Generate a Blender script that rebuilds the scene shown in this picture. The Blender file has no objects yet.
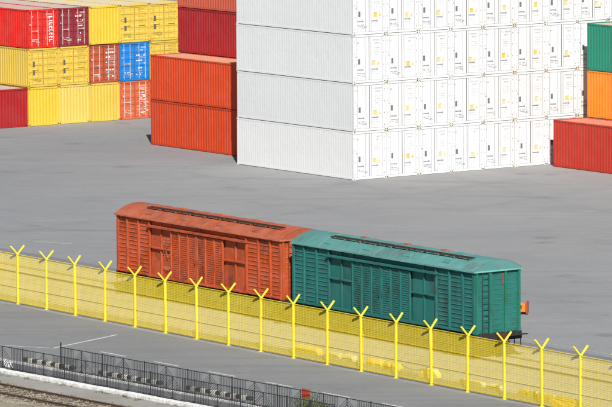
import bpy, math, random
from mathutils import Vector, Matrix
R = random.Random(7)
rad = math.radians
scene = bpy.context.scene
col = scene.collection

# ------------------------------------------------------------------ camera, sky, sun, exposure
CAM_H, PITCH, ROLL, FPX = 32.6975, 0.11072, -0.00653, 5150.99
cam_data = bpy.data.cameras.new('camera')
cam_data.sensor_width = 36.0
cam_data.lens = FPX / 612.0 * 36.0
cam_data.clip_start = 1.0
cam_data.clip_end = 20000.0
cam = bpy.data.objects.new('camera', cam_data)
col.objects.link(cam)
cam.matrix_world = (Matrix.Translation((0, 0, CAM_H)) @ Matrix.Rotation(math.pi / 2 - PITCH, 4, 'X')
                    @ Matrix.Rotation(ROLL, 4, 'Z'))
scene.camera = cam

SUN_EL, SHADOW_AZ = rad(41.5), rad(-4.8)          # shadows run away from the camera, a touch to the left
world = bpy.data.worlds.new('World')
scene.world = world
world.use_nodes = True
nt = world.node_tree
sky = nt.nodes.new('ShaderNodeTexSky')
sky.sky_type = 'NISHITA'
sky.sun_disc = False
sky.sun_elevation = SUN_EL
sky.sun_rotation = math.pi + SHADOW_AZ
sky.air_density = 1.0
sky.dust_density = 0.3
nt.links.new(sky.outputs[0], nt.nodes['Background'].inputs[0])
nt.nodes['Background'].inputs[1].default_value = 0.05
sun_data = bpy.data.lights.new('sun', 'SUN')
sun_data.energy = 5.0
sun_data.angle = rad(0.53)
sun_data.color = (1.0, 0.965, 0.91)
sun = bpy.data.objects.new('sun', sun_data)
col.objects.link(sun)
sd = Vector((math.sin(SHADOW_AZ) * math.cos(SUN_EL), math.cos(SHADOW_AZ) * math.cos(SUN_EL), -math.sin(SUN_EL)))
sun.rotation_euler = sd.to_track_quat('-Z', 'Y').to_euler()
sun.location = (0, 200, 80)
vs = scene.view_settings
vs.view_transform = 'Standard'
vs.look = 'None'
vs.exposure = 0.24
vs.gamma = 1.0
vs.use_curve_mapping = False
scene.cycles.max_bounces = 6
scene.cycles.sample_clamp_indirect = 8.0

# ------------------------------------------------------------------ frames
PHI = 0.94918                      # container blocks
TW = PHI + 0.0134                  # railway line and yellow fence
U = Vector((math.cos(PHI), -math.sin(PHI), 0)); V = Vector((math.sin(PHI), math.cos(PHI), 0))
WX = Vector((math.cos(TW), -math.sin(TW), 0)); WN = Vector((math.sin(TW), math.cos(TW), 0))
C0 = Vector((2.87103, 306.43326, 0))
W0 = Vector((-9.51181, 253.90428, 0))
def cpt(u, v, z=0): return C0 + U * u + V * v + Vector((0, 0, z))
def wpt(x, n, z=0): return W0 + WX * x + WN * n + Vector((0, 0, z))

# ------------------------------------------------------------------ mesh helpers
class MB:
    def __init__(s): s.v = []; s.f = []; s.m = []
    def quad(s, *p):
        i = len(s.v); s.v += [tuple(q) for q in p]; s.f.append(tuple(range(i, i + len(p)))); return s
    def box(s, x0, x1, y0, y1, z0, z1):
        i = len(s.v)
        s.v += [(x0, y0, z0), (x1, y0, z0), (x1, y1, z0), (x0, y1, z0), (x0, y0, z1), (x1, y0, z1), (x1, y1, z1), (x0, y1, z1)]
        s.f += [tuple(i + k for k in q) for q in ((0, 3, 2, 1), (4, 5, 6, 7), (0, 1, 5, 4), (1, 2, 6, 5), (2, 3, 7, 6), (3, 0, 4, 7))]
        return s
    def cbox(s, x0, x1, y0, y1, z0, z1, c=0.01):
        # box with chamfered vertical and top edges: octagonal plan, small top bevel
        i = len(s.v)
        def ring(e, z):
            a, b, d, g = x0 + e, x1 - e, y0 + e, y1 - e
            return [(a + c, d, z), (b - c, d, z), (b, d + c, z), (b, g - c, z), (b - c, g, z), (a + c, g, z), (a, g - c, z), (a, d + c, z)]
        s.v += ring(0, z0) + ring(0, z1 - c) + ring(c * .8, z1)
        for r in (0, 8):
            for k in range(8):
                s.f.append((i + r + k, i + r + (k + 1) % 8, i + r + 8 + (k + 1) % 8, i + r + 8 + k))
        s.f.append(tuple(i + 16 + k for k in range(8)))
        s.f.append(tuple(i + 7 - k for k in range(8)))
        return s
    def tube(s, p, q, r, n=6, r2=None):
        p, q = Vector(p), Vector(q); d = (q - p)
        if d.length < 1e-6: return s
        d.normalize()
        a = d.orthogonal().normalized(); b = d.cross(a)
        i = len(s.v); r2 = r if r2 is None else r2
        for k in range(n):
            t = 2 * math.pi * (k + .5) / n; o = a * math.cos(t) + b * math.sin(t)
            s.v += [tuple(p + o * r), tuple(q + o * r2)]
        for k in range(n):
            j = (k + 1) % n
            s.f.append((i + 2 * k, i + 2 * j, i + 2 * j + 1, i + 2 * k + 1))
        s.f.append(tuple(i + 2 * (n - 1 - k) for k in range(n)))
        s.f.append(tuple(i + 2 * k + 1 for k in range(n)))
        return s
    def bar(s, p, q, w, h):
        # rectangular bar from p to q, w across (horizontal), h in the other direction
        p, q = Vector(p), Vector(q); d = (q - p).normalized()
        up = Vector((0, 0, 1)) if abs(d.z) < .95 else Vector((0, 1, 0))
        a = d.cross(up).normalized(); b = a.cross(d)
        i = len(s.v)
        for e in (p, q):
            for (sa, sb) in ((-1, -1), (1, -1), (1, 1), (-1, 1)):
                s.v.append(tuple(e + a * sa * w / 2 + b * sb * h / 2))
        s.f += [tuple(i + k for k in t) for t in ((0, 1, 2, 3), (7, 6, 5, 4), (0, 4, 5, 1), (1, 5, 6, 2), (2, 6, 7, 3), (3, 7, 4, 0))]
        return s
    def strip(s, prof, e0, e1, put):
        # sweep a 2-D profile [(a, d)] between e0 and e1; put(a, d, e) -> point
        i = len(s.v)
        for a, d in prof: s.v += [put(a, d, e0), put(a, d, e1)]
        for k in range(len(prof) - 1):
            s.f.append((i + 2 * k, i + 2 * k + 2, i + 2 * k + 3, i + 2 * k + 1))
        return s
    def mesh(s, name):
        me = bpy.data.meshes.new(name); me.from_pydata([tuple(q) for q in s.v], [], s.f); me.update()
        return me

def add(name, me, parent=None, mat=None, color=None, loc=None, rz=0):
    if isinstance(me, MB): me = me.mesh(name)
    o = bpy.data.objects.new(name, me); col.objects.link(o)
    if mat is not None and me is not None and len(me.materials) == 0: me.materials.append(mat)
    if parent: o.parent = parent
    if color: o.color = (*color, 1)
    if loc is not None: o.location = loc
    if rz: o.rotation_euler.z = rz
    return o
def empty(name, loc, rz=0):
    o = bpy.data.objects.new(name, None); col.objects.link(o); o.location = loc; o.rotation_euler.z = rz
    o.empty_display_size = .2
    return o
def tag(o, label=None, cat=None, group=None, kind=None):
    if label: o['label'] = label
    if cat: o['category'] = cat
    if group: o['group'] = group
    if kind: o['kind'] = kind
    return o

# ------------------------------------------------------------------ materials
def base_mat(name):
    m = bpy.data.materials.new(name); m.use_nodes = True
    return m, m.node_tree, m.node_tree.nodes['Principled BSDF']
def N(t, typ, **kw):
    n = t.nodes.new(typ)
    for k, v in kw.items(): setattr(n, k, v)
    return n
def noise(t, vec, scale, detail=4, rough=.6, rnd=None):
    n = N(t, 'ShaderNodeTexNoise', noise_dimensions='4D')
    n.inputs['Scale'].default_value = scale; n.inputs['Detail'].default_value = detail; n.inputs['Roughness'].default_value = rough
    t.links.new(vec, n.inputs['Vector'])
    if rnd is not None: t.links.new(rnd, n.inputs['W'])
    return n.outputs['Fac']
def ramp(t, src, a, b, lo=0., hi=1.):
    n = N(t, 'ShaderNodeMapRange'); n.inputs['From Min'].default_value = a; n.inputs['From Max'].default_value = b
    n.inputs['To Min'].default_value = lo; n.inputs['To Max'].default_value = hi
    t.links.new(src, n.inputs['Value']); return n.outputs[0]
def mix(t, fac, a, b, mode='MIX'):
    n = N(t, 'ShaderNodeMix', data_type='RGBA', blend_type=mode)
    if isinstance(fac, float): n.inputs[0].default_value = fac
    else: t.links.new(fac, n.inputs[0])
    for i, x in ((6, a), (7, b)):
        if isinstance(x, tuple): n.inputs[i].default_value = (*x, 1)
        else: t.links.new(x, n.inputs[i])
    return n.outputs[2]
def math_(t, op, a, b):
    n = N(t, 'ShaderNodeMath', operation=op)
    for i, x in ((0, a), (1, b)):
        if isinstance(x, (int, float)): n.inputs[i].default_value = x
        else: t.links.new(x, n.inputs[i])
    return n.outputs[0]
def scaled(t, vec, s):
    n = N(t, 'ShaderNodeMapping'); n.inputs['Scale'].default_value = s
    t.links.new(vec, n.inputs['Vector']); return n.outputs[0]

def paint(name, fade=.25, rust=.15, streak=.3, rough=.5, dirt=(.16, .13, .1), rustc=(.12, .04, .015), fixed=None, bump=.02, fscale=1.2, grime=0.):
    m, t, b = base_mat(name)
    tc = N(t, 'ShaderNodeTexCoord').outputs['Object']
    oi = N(t, 'ShaderNodeObjectInfo')
    rnd = math_(t, 'MULTIPLY', oi.outputs['Random'], 60.)
    if fixed: 
        rgb = N(t, 'ShaderNodeRGB'); rgb.outputs[0].default_value = (*fixed, 1); c = rgb.outputs[0]
    else: c = oi.outputs['Color']
    # chalky sun-bleached patches
    n1 = noise(t, tc, fscale, 5, .65, rnd)
    hs = N(t, 'ShaderNodeHueSaturation'); hs.inputs['Saturation'].default_value = .8; hs.inputs['Value'].default_value = 1.18
    t.links.new(c, hs.inputs['Color'])
    c = mix(t, ramp(t, n1, .42, .72, 0, fade), c, hs.outputs[0])
    n0 = noise(t, tc, .35, 2, .5, rnd)
    c = mix(t, ramp(t, n0, .3, .75, 0, fade * .6), c, (.3, .27, .24), 'MULTIPLY')
    # dirt runs down the faces
    n2 = noise(t, scaled(t, tc, (5, 5, .35)), 1.4, 5, .7, rnd)
    c = mix(t, ramp(t, n2, .52, .8, 0, streak), c, dirt)
    if grime:
        ng = noise(t, scaled(t, tc, (.8, .8, .45)), 1.1, 6, .72, rnd)
        c = mix(t, ramp(t, ng, .50, .66, 0, grime), c, tuple(x * .6 for x in dirt))
    # rust spots
    n3 = noise(t, tc, 7., 6, .75, rnd)
    n4 = noise(t, tc, .9, 2, .5, rnd)
    sp = math_(t, 'MULTIPLY', ramp(t, n3, .56, .68), ramp(t, n4, .45, .62))
    c = mix(t, math_(t, 'MULTIPLY', sp, rust), c, rustc)
    t.links.new(c, b.inputs['Base Color'])
    t.links.new(ramp(t, n1, .3, .7, rough - .08, rough + .15), b.inputs['Roughness'])
    b.inputs['Specular IOR Level'].default_value = .22
    if bump:
        bp = N(t, 'ShaderNodeBump'); bp.inputs['Strength'].default_value = .5; bp.inputs['Distance'].default_value = bump
        t.links.new(noise(t, tc, 2.2, 3, .5, rnd), bp.inputs['Height']); t.links.new(bp.outputs[0], b.inputs['Normal'])
    return m
M_CONT = paint('container_paint', .15, .55, .22, .5)
M_FRAME = paint('container_frame_paint', .2, 1., .45, .55, dirt=(.12, .08, .05), rustc=(.1, .035, .012))
M_REEF = paint('reefer_paint', .1, .25, .10, .42, dirt=(.5, .49, .46), bump=.03)
M_REEFDOOR = paint('reefer_door_paint', .3, .55, .22, .45, dirt=(.42, .40, .36), bump=.012, rustc=(.3, .17, .09))
M_WAGON = paint('wagon_paint', .5, .9, .45, .62, grime=.62, dirt=(.07, .05, .04), rustc=(.06, .025, .012))
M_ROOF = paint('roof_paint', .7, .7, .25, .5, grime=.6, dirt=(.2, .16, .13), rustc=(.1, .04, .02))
M_YELLOW = paint('fence_paint', .2, .12, .1, .45, fixed=(.95, .745, .045), bump=0)
M_IRON = paint('railing_paint', .2, .4, .2, .5, fixed=(.03, .033, .038), bump=0)
M_STEEL = paint('galvanised_steel', .3, .35, .3, .42, fixed=(.45, .45, .45), bump=0)
M_DARK = paint('grimy_steel', .3, .6, .4, .7, fixed=(.03, .027, .025), bump=.01)
M_RUBBER = paint('black_rubber', .1, 0, .1, .6, fixed=(.02, .02, .022), bump=0)
M_PRINT = paint('printed_film', .15, .05, .1, .45, bump=0)
M_CONC = paint('concrete_paint', .5, .12, .3, .8, dirt=(.2, .18, .15), bump=.02, fscale=3)
M_PLANK = paint('tarred_wood', .5, .1, .3, .85, fixed=(.055, .032, .023), bump=.01, fscale=4)
M_WOOD = paint('weathered_wood', .6, .2, .4, .8, fixed=(.09, .07, .055), bump=.02, fscale=4)

def ground_mat(name, ca, cb, big=.05, fine=3., stain=.35, specks=.25, rough=.88, tint=None, streak=0., wear=0.):
    m, t, b = base_mat(name)
    geo = N(t, 'ShaderNodeNewGeometry').outputs['Position']
    n1 = noise(t, geo, big, 6, .62); n2 = noise(t, geo, fine, 6, .75); n3 = noise(t, geo, .35, 5, .6)
    c = mix(t, ramp(t, n1, .33, .67), ca, cb)
    c = mix(t, ramp(t, n3, .5, .75, 0, stain), c, tuple(x * .62 for x in ca))
    c = mix(t, ramp(t, n2, .45, .75, 0, specks), c, tuple(min(1, x * 1.45) for x in cb))
    if tint: c = mix(t, ramp(t, noise(t, geo, big * 3, 3, .5), .5, .7, 0, .6), c, tint)
    def turned(ang, sc):
        rot = N(t, 'ShaderNodeMapping'); rot.inputs['Rotation'].default_value = (0, 0, ang); rot.inputs['Scale'].default_value = sc
        t.links.new(geo, rot.inputs['Vector']); return rot.outputs[0]
    if streak:
        c = mix(t, ramp(t, noise(t, turned(TW, (.03, .9, 1)), 1.3, 4, .6), .5, .7, 0, streak), c, tuple(x * .6 for x in ca))
    if wear:
        # tyre scuffs sweeping across the yard, bleached patches, oil drips, resurfacing seams
        for ang, f in ((.25, .42), (1.2, .2), (2.2, .24)):
            w = N(t, 'ShaderNodeTexWave', wave_type='BANDS', bands_direction='Y'); w.inputs['Scale'].default_value = .045; w.inputs['Distortion'].default_value = 9.
            w.inputs['Detail'].default_value = 3.; w.inputs['Detail Scale'].default_value = .12
            t.links.new(turned(ang, (1, 1, 1)), w.inputs['Vector'])
            line = ramp(t, w.outputs['Fac'], .93, .99)
            gate = ramp(t, noise(t, geo, .06, 4, .6), .45, .62)
            c = mix(t, math_(t, 'MULTIPLY', math_(t, 'MULTIPLY', line, gate), wear * f), c, tuple(x * .5 for x in ca))
        c = mix(t, ramp(t, noise(t, turned(.5, (.5, 1.4, 1)), .11, 5, .7), .54, .68, 0, wear * .5), c, tuple(min(1, x * 1.22) for x in cb))
        c = mix(t, ramp(t, noise(t, geo, .16, 3, .5), .60, .70, 0, wear * .55), c, (ca[0] * .78, ca[1] * .82, ca[2] * .88))
        v = N(t, 'ShaderNodeTexVoronoi'); v.inputs['Scale'].default_value = .22; v.inputs['Randomness'].default_value = 1.
        t.links.new(geo, v.inputs['Vector'])
        spot = ramp(t, math_(t, 'ADD', v.outputs['Distance'], ramp(t, noise(t, geo, 2.2, 4, .6), .3, .7, -.07, .07)), .17, .08)
        c = mix(t, math_(t, 'MULTIPLY', spot, wear * .6), c, tuple(x * .45 for x in ca))
        br = N(t, 'ShaderNodeTexBrick'); br.inputs['Scale'].default_value = 1.; br.inputs['Brick Width'].default_value = 14.; br.inputs['Row Height'].default_value = 6.5
        br.inputs['Mortar Size'].default_value = .035; br.inputs['Color1'].default_value = br.inputs['Color2'].default_value = (0, 0, 0, 1); br.inputs['Mortar'].default_value = (1, 1, 1, 1)
        t.links.new(turned(PHI, (1, 1, 1)), br.inputs['Vector'])
        c = mix(t, math_(t, 'MULTIPLY', br.outputs['Fac'], math_(t, 'MULTIPLY', ramp(t, noise(t, geo, .12, 3, .6), .4, .6), wear * .7)), c, tuple(x * .5 for x in ca))
    t.links.new(c, b.inputs['Base Color'])
    b.inputs['Roughness'].default_value = rough; b.inputs['Specular IOR Level'].default_value = .2
    bp = N(t, 'ShaderNodeBump'); bp.inputs['Strength'].default_value = .35; bp.inputs['Distance'].default_value = .01
    t.links.new(noise(t, geo, 9., 4, .7), bp.inputs['Height']); t.links.new(bp.outputs[0], b.inputs['Normal'])
    return m
M_YARD = ground_mat('yard_asphalt', (.225, .232, .243), (.295, .292, .286), .028, 2.5, .22, .2, streak=.22, wear=.5)
M_ROAD = ground_mat('road_asphalt', (.185, .19, .195), (.235, .237, .238), .08, 3.5, .3, .25, streak=.35, wear=.3)
M_PAVE = ground_mat('pavement_asphalt', (.10, .10, .105), (.15, .15, .15), .3, 5, .4, .3)
M_APRON = ground_mat('apron_concrete', (.24, .225, .2), (.33, .315, .29), .3, 3, .4, .35, streak=.4)
M_BALL = ground_mat('ballast_bed', (.2, .165, .12), (.33, .29, .23), .5, 6, .4, .4, tint=(.17, .2, .09))
M_STONE = ground_mat('ballast_stone', (.19, .16, .12), (.36, .32, .26), 1., 6, .3, .3, tint=(.19, .2, .10))
M_WEED = ground_mat('weed_leaf', (.07, .085, .03), (.16, .15, .06), 1.5, 8, .2, .2)
def worn_mat(name, c, under):
    m, t, b = base_mat(name)
    geo = N(t, 'ShaderNodeNewGeometry').outputs['Position']
    f = ramp(t, noise(t, geo, 5., 6, .75), .42, .62)
    t.links.new(mix(t, math_(t, 'MULTIPLY', f, .75), c, under), b.inputs['Base Color']); b.inputs['Roughness'].default_value = .8
    return m
M_LINE = worn_mat('road_paint', (.66, .66, .65), (.24, .24, .24))
M_LINEOLD = worn_mat('old_road_paint', (.35, .35, .345), (.25, .25, .25))
M_KERB = worn_mat('kerb_whitewash', (.82, .82, .80), (.42, .40, .37))
M_KERBOLD = worn_mat('old_kerb_whitewash', (.6, .6, .58), (.2, .2, .19))
M_RAIL = paint('rail_steel', .3, .7, .2, .4, fixed=(.13, .09, .065), bump=0)
M_GROOVE = paint('groove_tar', .1, .2, .1, .9, fixed=(.05, .048, .045), bump=0)

# ------------------------------------------------------------------ ground, road, markings
def sheet(name, pts, z, mat, kind='structure'):
    o = add(name, MB().quad(*[(p.x, p.y, z) for p in pts]), None, mat); o['kind'] = kind; return o
g = MB()
S = 4000
g.quad((-S, -S + 300, 0), (S, -S + 300, 0), (S, S + 300, 0), (-S, S + 300, 0))
tag(add('ground', g, None, M_YARD), kind='structure')
def kn(x): return -18.70 + .0702 * (x - 19.67)        # whitewashed kerb above the near railway
def bn(x): return -16.55 + .062 * (x - 21.2)          # foot of the rear railing
XA, XB = -40., 85.
sheet('road', [wpt(XA, -6.25), wpt(XA, bn(XA) + .12), wpt(XB, bn(XB) + .12), wpt(XB, -6.25)], .004, M_ROAD)
sheet('pavement', [wpt(XA, bn(XA) + .12), wpt(XA, kn(XA)), wpt(XB, kn(XB)), wpt(XB, bn(XB) + .12)], .008, M_PAVE)
sheet('apron', [wpt(XA, kn(XA)), wpt(XA, kn(XA) - 2.05), wpt(XB, kn(XB) - 2.05), wpt(XB, kn(XB))], .005, M_APRON)
sheet('ballast_bed', [wpt(XA, kn(XA) - 2.05), wpt(XA, kn(XA) - 12), wpt(XB, kn(XB) - 12), wpt(XB, kn(XB) - 2.05)], .006, M_BALL)
def line(name, a, b, wd, z, mat):
    a, b = wpt(*a), wpt(*b); d = (b - a).normalized(); s = Vector((-d.y, d.x, 0)) * wd / 2
    # ragged painted strip
    L = (b - a).length; n = max(2, int(L / .5)); m = MB()
    pts = []
    for i in range(n + 1):
        p = a + (b - a) * i / n
        e1, e2 = R.uniform(.92, 1.06), R.uniform(.92, 1.06)
        pts.append((p + s * e1, p - s * e2))
    for i in range(n):
        m.quad((pts[i][1].x, pts[i][1].y, z), (pts[i + 1][1].x, pts[i + 1][1].y, z), (pts[i + 1][0].x, pts[i + 1][0].y, z), (pts[i][0].x, pts[i][0].y, z))
    return tag(add(name, m, None, mat), kind='structure')
for i in range(-3, 10):
    x = 17.0 + 4.13 * i
    if x < 15: continue
    n = -11.72 + .048 * (x - 17)
    line('road_marking', (x, n), (x + 1.95, n + .094), .13, .009, M_LINE)
line('road_marking', (14.62, -12.75), (12.6, -8.0), .16, .009, M_LINE)
line('road_marking', (9.0, -16.1), (14.75, -12.82), .12, .010, M_LINE)
# worn patches of old paint on the yard
for (xa, na, xb, nb, wd) in ((-8.6, .5, -6.9, 1.65, .35), (-21.4, 8.6, -19.2, 9.6, .4), (-7.2, -2.2, -6.2, -1.6, .2), (17.9, -4.3, 18.8, -4.0, .4), (19.6, -4.1, 21.0, -3.9, .3)):
    line('old_marking', (xa, na), (xb, nb), wd, .005, M_LINEOLD)
# second, buried track beyond the wagons: a pale concrete strip and a darker patched lane
sheet('patched_lane', [wpt(-60, 4.55), wpt(90, 4.25), wpt(90, 5.45), wpt(-60, 5.75)], .004, ground_mat('patch_asphalt', (.165, .17, .18), (.21, .213, .22), .1, 3, .3, .2))
line('concrete_joint', (14, 6.2), (80, 5.9), .16, .006, M_LINEOLD)
line('concrete_joint', (14, 4.3), (80, 4.2), .08, .006, M_GROOVE)
# rails of the wagon track, let into the asphalt
tk = empty('wagon_track', wpt(0, 0), -TW); tk['kind'] = 'structure'
for yy in (.61, 2.13):
    add('rail', MB().box(-60, 90, yy - .035, yy + .035, -.1, .014), tk, M_RAIL)
    add('flangeway', MB().quad((-60, yy + .035, .006), (90, yy + .035, .006), (90, yy + .15, .006), (-60, yy + .15, .006)), tk, M_GROOVE)
    add('flangeway', MB().quad((-60, yy - .12, .006), (90, yy - .12, .006), (90, yy - .035, .006), (-60, yy - .035, .006)), tk, M_GROOVE)
# near railway in the bottom corner: rails, sleepers, ballast
AK = math.atan(.0702)
nr = empty('near_railway', wpt(19.67, -18.70), -TW + AK); nr['kind'] = 'structure'
sl = MB().cbox(-.12, .12, -1.15, 1.15, -.1, .015, .012).mesh('sleeper')
for i in range(24):
    add('sleeper', sl, nr, M_WOOD, loc=(-2 + i * .56, -3.3 + R.uniform(-.04, .04), 0), rz=R.uniform(-.02, .02))
for yy in (-2.52, -4.04):
    rm = MB().box(-6, 16, yy - .06, yy + .06, .012, .03).box(-6, 16, yy - .012, yy + .012, .03, .10).box(-6, 16, yy - .033, yy + .033, .10, .13)
    add('rail', rm, nr, M_RAIL)
sm = MB()
for i in range(3000):
    x, y = R.uniform(-5, 13), R.uniform(-5.2, -2.05)
    if abs(y + 2.52) < .1 or abs(y + 4.04) < .1: continue
    r = R.uniform(.02, .055); z = R.uniform(0, .04)
    p = [(x + r * math.cos(a + R.uniform(-.4, .4)) * R.uniform(.7, 1.2), y + r * math.sin(a + R.uniform(-.4, .4)) * R.uniform(.7, 1.2), z) for a in (0, 2.1, 4.2)]
    tp = (x + R.uniform(-.01, .01), y + R.uniform(-.01, .01), z + r * R.uniform(.8, 1.4))
    for k in range(3): sm.quad(p[k], p[(k + 1) % 3], tp)
tag(add('ballast_stones', sm, nr, M_STONE), kind='stuff')
wd_ = MB()
for i in range(170):
    y = R.choice([R.gauss(-2.1, .12), R.gauss(-3.2, .5), R.gauss(-.45, .12)]); x = R.uniform(-4, 14)
    for q in range(14):
        bx_, by_ = x + R.gauss(0, .07), y + R.gauss(0, .05); h_ = R.uniform(.04, .14); a_ = R.uniform(0, 6.28)
        wd_.quad((bx_ - .008, by_, .0), (bx_ + .008, by_, .0), (bx_ + math.cos(a_) * h_ * .6, by_ + math.sin(a_) * h_ * .6, h_))
tag(add('weeds', wd_, nr, M_WEED), kind='stuff')
# kerbs: individual stones
def kerb_run(name, fn, x0, x1, step, wd, h, mat, label, cat):
    root = empty(name, wpt(x0, fn(x0)), -TW + math.atan(fn(1) - fn(0)))
    me = MB().cbox(0, step - .012, -wd / 2, wd / 2, -.05, h, .015).mesh('kerb_stone')
    for i in range(int((x1 - x0) / step)):
        o = add('kerb_stone', me, root, mat, loc=(i * step, R.uniform(-.008, .008), R.uniform(-.008, .008)))
    tag(root, label, cat, kind='structure')
kerb_run('kerb', lambda x: kn(x) - .06, 14.0, 42., 1.0, .34, .15, M_KERB, 'whitewashed kerb above the near railway', 'kerb')
kerb_run('railing_kerb', bn, 16.0, 46., 1.0, .13, .10, M_KERBOLD, 'narrow worn white kerb under the rear railing', 'kerb')

# ------------------------------------------------------------------ shipping containers
CW = 2.438
def corr_profile(L, period, d, a0=0.):
    n = max(1, round(L / period)); p = L / n; out = []
    for i in range(n):
        x = a0 + i * p
        out += [(x, 0), (x + p * .26, 0), (x + p * .5, d), (x + p * .76, d)]
    out.append((a0 + L, 0)); return out
MESH = {}
def container_meshes(L, H, kind):
    key = (L, H, kind)
    if key in MESH: return MESH[key]
    W = CW; hx, hy = L / 2, W / 2; D = {}
    reef = kind == 'reefer'
    gap = .020                                # rails sit short of the casting faces: the joint between stacked boxes
    f = MB()
    pw = .10; ins = .022 if reef else .008
    for sx in (-1, 1):
        for sy in (-1, 1):
            x0, x1 = (hx - pw, hx - .006) if sx > 0 else (-hx + .006, -hx + pw)
            y0, y1 = (hy - pw, hy - ins) if sy > 0 else (-hy + ins, -hy + pw)
            f.box(x0, x1, y0, y1, .118, H - .118)
    for sy in (-1, 1):
        yo = sy * (hy - .010); yi = sy * (hy - .06)
        f.box(-hx + .178, hx - .178, min(yo, yi), max(yo, yi), gap + .012, .16)
        f.box(-hx + .178, hx - .178, min(yo, yi), max(yo, yi), H - .10, H - gap * .5)
    for sx in (-1, 1):
        xo = sx * (hx - .010); xi = sx * (hx - .07)
        f.box(min(xo, xi), max(xo, xi), -hy + .162, hy - .162, gap, .165)
        f.box(min(xo, xi), max(xo, xi), -hy + .162, hy - .162, H - .13, H - gap * .5)
    D['frame'] = f.mesh('frame')
    D['corner_casting'] = MB().cbox(-.089, .089, -.081, .081, -.059, .059, .008).mesh('corner_casting')
    D['casting_hole'] = MB().cbox(-.006, .004, -.032, .032, -.022, .036, .006).mesh('casting_hole')
    if reef: per, dp = .24, .0035
    else: per, dp = .278, .036
    z0, z1 = .16, H - .10
    a0, a1 = -hx + pw, hx - pw
    prof = corr_profile(a1 - a0, per, dp, a0)
    D['side_near'] = MB().strip(prof, z0, z1, lambda a, d, e: (a, -hy + .016 + d, e)).mesh('side_wall')
    D['side_far'] = MB().strip(prof, z0, z1, lambda a, d, e: (a, hy - .016 - d, e)).mesh('side_wall')
    pr = corr_profile(a1 - a0, .42, .018, a0)
    D['roof'] = MB().strip(pr, -hy + .05, hy - .05, lambda a, d, e: (a, e, H - .052 + d)).mesh('roof')
    D['floor'] = MB().quad((-hx + .05, -hy + .06, .165), (-hx + .05, hy - .06, .165), (hx - .05, hy - .06, .165), (hx - .05, -hy + .06, .165)).mesh('floor')
    pe = corr_profile(W - 2 * pw, .20 if reef else .25, dp, -hy + pw)
    D['front_wall'] = MB().strip(pe, .165, H - .13, lambda a, d, e: (-hx + .03 + d, a, e)).mesh('front_wall')
    D['end_wall'] = MB().strip(corr_profile(W - 2 * pw, .25, .022, -hy + pw), .165, H - .13, lambda a, d, e: (hx - .03 - d, a, e)).mesh('end_wall')
    # doors: local origin at container centre; two leaves
    dz0, dz1 = .18, H - .145
    for s, nm in ((-1, 'door_a'), (1, 'door_b')):
        ya, yb = (-hy + pw + .006, -.014) if s < 0 else (.014, hy - pw - .006)
        m = MB()
        if reef:
            m.cbox(hx - .09, hx - .036, ya, yb, dz0, dz1, .012)
        else:
            nb = 5; hb = (dz1 - dz0) / nb; prof = [(dz0, .0)]
            for k in range(nb):
                zb = dz0 + k * hb
                prof += [(zb + .08, 0), (zb + .115, .028), (zb + hb - .115, .028), (zb + hb - .08, 0)]
            prof.append((dz1, 0))
            m.strip(prof, ya + .05, yb - .05, lambda a, d, e: (hx - .045 - d, e, a))
            m.box(hx - .09, hx - .040, ya, ya + .05, dz0, dz1).box(hx - .09, hx - .040, yb - .05, yb, dz0, dz1)
        D[nm] = m.mesh('door')
    D['gasket'] = MB().box(hx - .08, hx - .0335, -.013, .013, dz0, dz1).mesh('gasket')
    rr = .017 if reef else .021
    xr = hx - .016 if not reef else hx - .012
    D['lock_rod'] = MB().tube((xr, 0, .13), (xr, 0, H - .1), rr, 6).mesh('lock_rod')
    D['handle'] = MB().box(xr - .008, xr + .014, 0, .42, -.018, .018).box(xr - .012, xr + .016, .36, .44, -.045, .045).mesh('handle')
    D['hinge'] = MB().box(hx - .034, hx - .008, -.06, .06, -.03, .03).mesh('hinge')
    xs = hx - .0345 if reef else hx - .0385
    D['xs'] = xs
    D['sticker'] = MB().cbox(xs - .001, xs + .003, -.125, .125, -.14, .14, .03).mesh('warning_sticker')
    D['sticker_small'] = MB().quad((xs + .001, -.10, -.10), (xs + .001, .10, -.10), (xs + .001, .02, .10), (xs + .001, -.02, .10)).mesh('warning_sticker')
    D['plate'] = MB().cbox(xs - .001, xs + .006, -.075, .075, -.16, .16, .01).mesh('data_plate')
    for vnt in range(3):
        rr_ = random.Random(vnt + 5); m = MB(); m2 = MB()
        # stencilled identification: rows of small strokes on the right leaf, notices low on the left leaf
        for row, (zz, y0, n, hgt) in enumerate(((H - .42, .30, 9, .10), (H - .60, .42, 5, .10), (H - .86, .36, 7, .05), (H - 1.0, .36, 6, .05), (H - 1.12, .36, 8, .05), (H - 1.26, .36, 6, .05), (.62, .22, 6, .05), (.50, .22, 8, .04))):
            y = y0
            for k in range(n):
                wd = rr_.uniform(.035, .07)
                if rr_.random() < .85:
                    m.quad((xs + .001, y, zz), (xs + .001, y + wd * .35, zz), (xs + .001, y + wd * .35, zz + hgt), (xs + .001, y, zz + hgt))
                    m.quad((xs + .001, y + wd * .45, zz + hgt * .7), (xs + .001, y + wd * .9, zz + hgt * .7), (xs + .001, y + wd * .9, zz + hgt), (xs + .001, y + wd * .45, zz + hgt))
                y += wd + .018
                if y > 1.05: break
        for (zz, y0, n, hgt) in ((.55, -.85, 7, .05), (.46, -.85, 9, .04), (.38, -.6, 6, .04), (1.55, -1.02, 2, .06), (H - .5, -.95, 3, .05)):
            y = y0
            for k in range(n):
                wd = rr_.uniform(.03, .08)
                if rr_.random() < .85: m2.quad((xs + .001, y, zz), (xs + .001, y + wd, zz), (xs + .001, y + wd, zz + hgt), (xs + .001, y, zz + hgt))
                y += wd + .02
        D['marks_a%d' % vnt] = m2.mesh('stencil_marks'); D['marks_b%d' % vnt] = m.mesh('stencil_marks')
    for k, me in D.items():
        if k == 'xs': continue
    MESH[key] = D
    return D
COUNT = [0]
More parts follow.
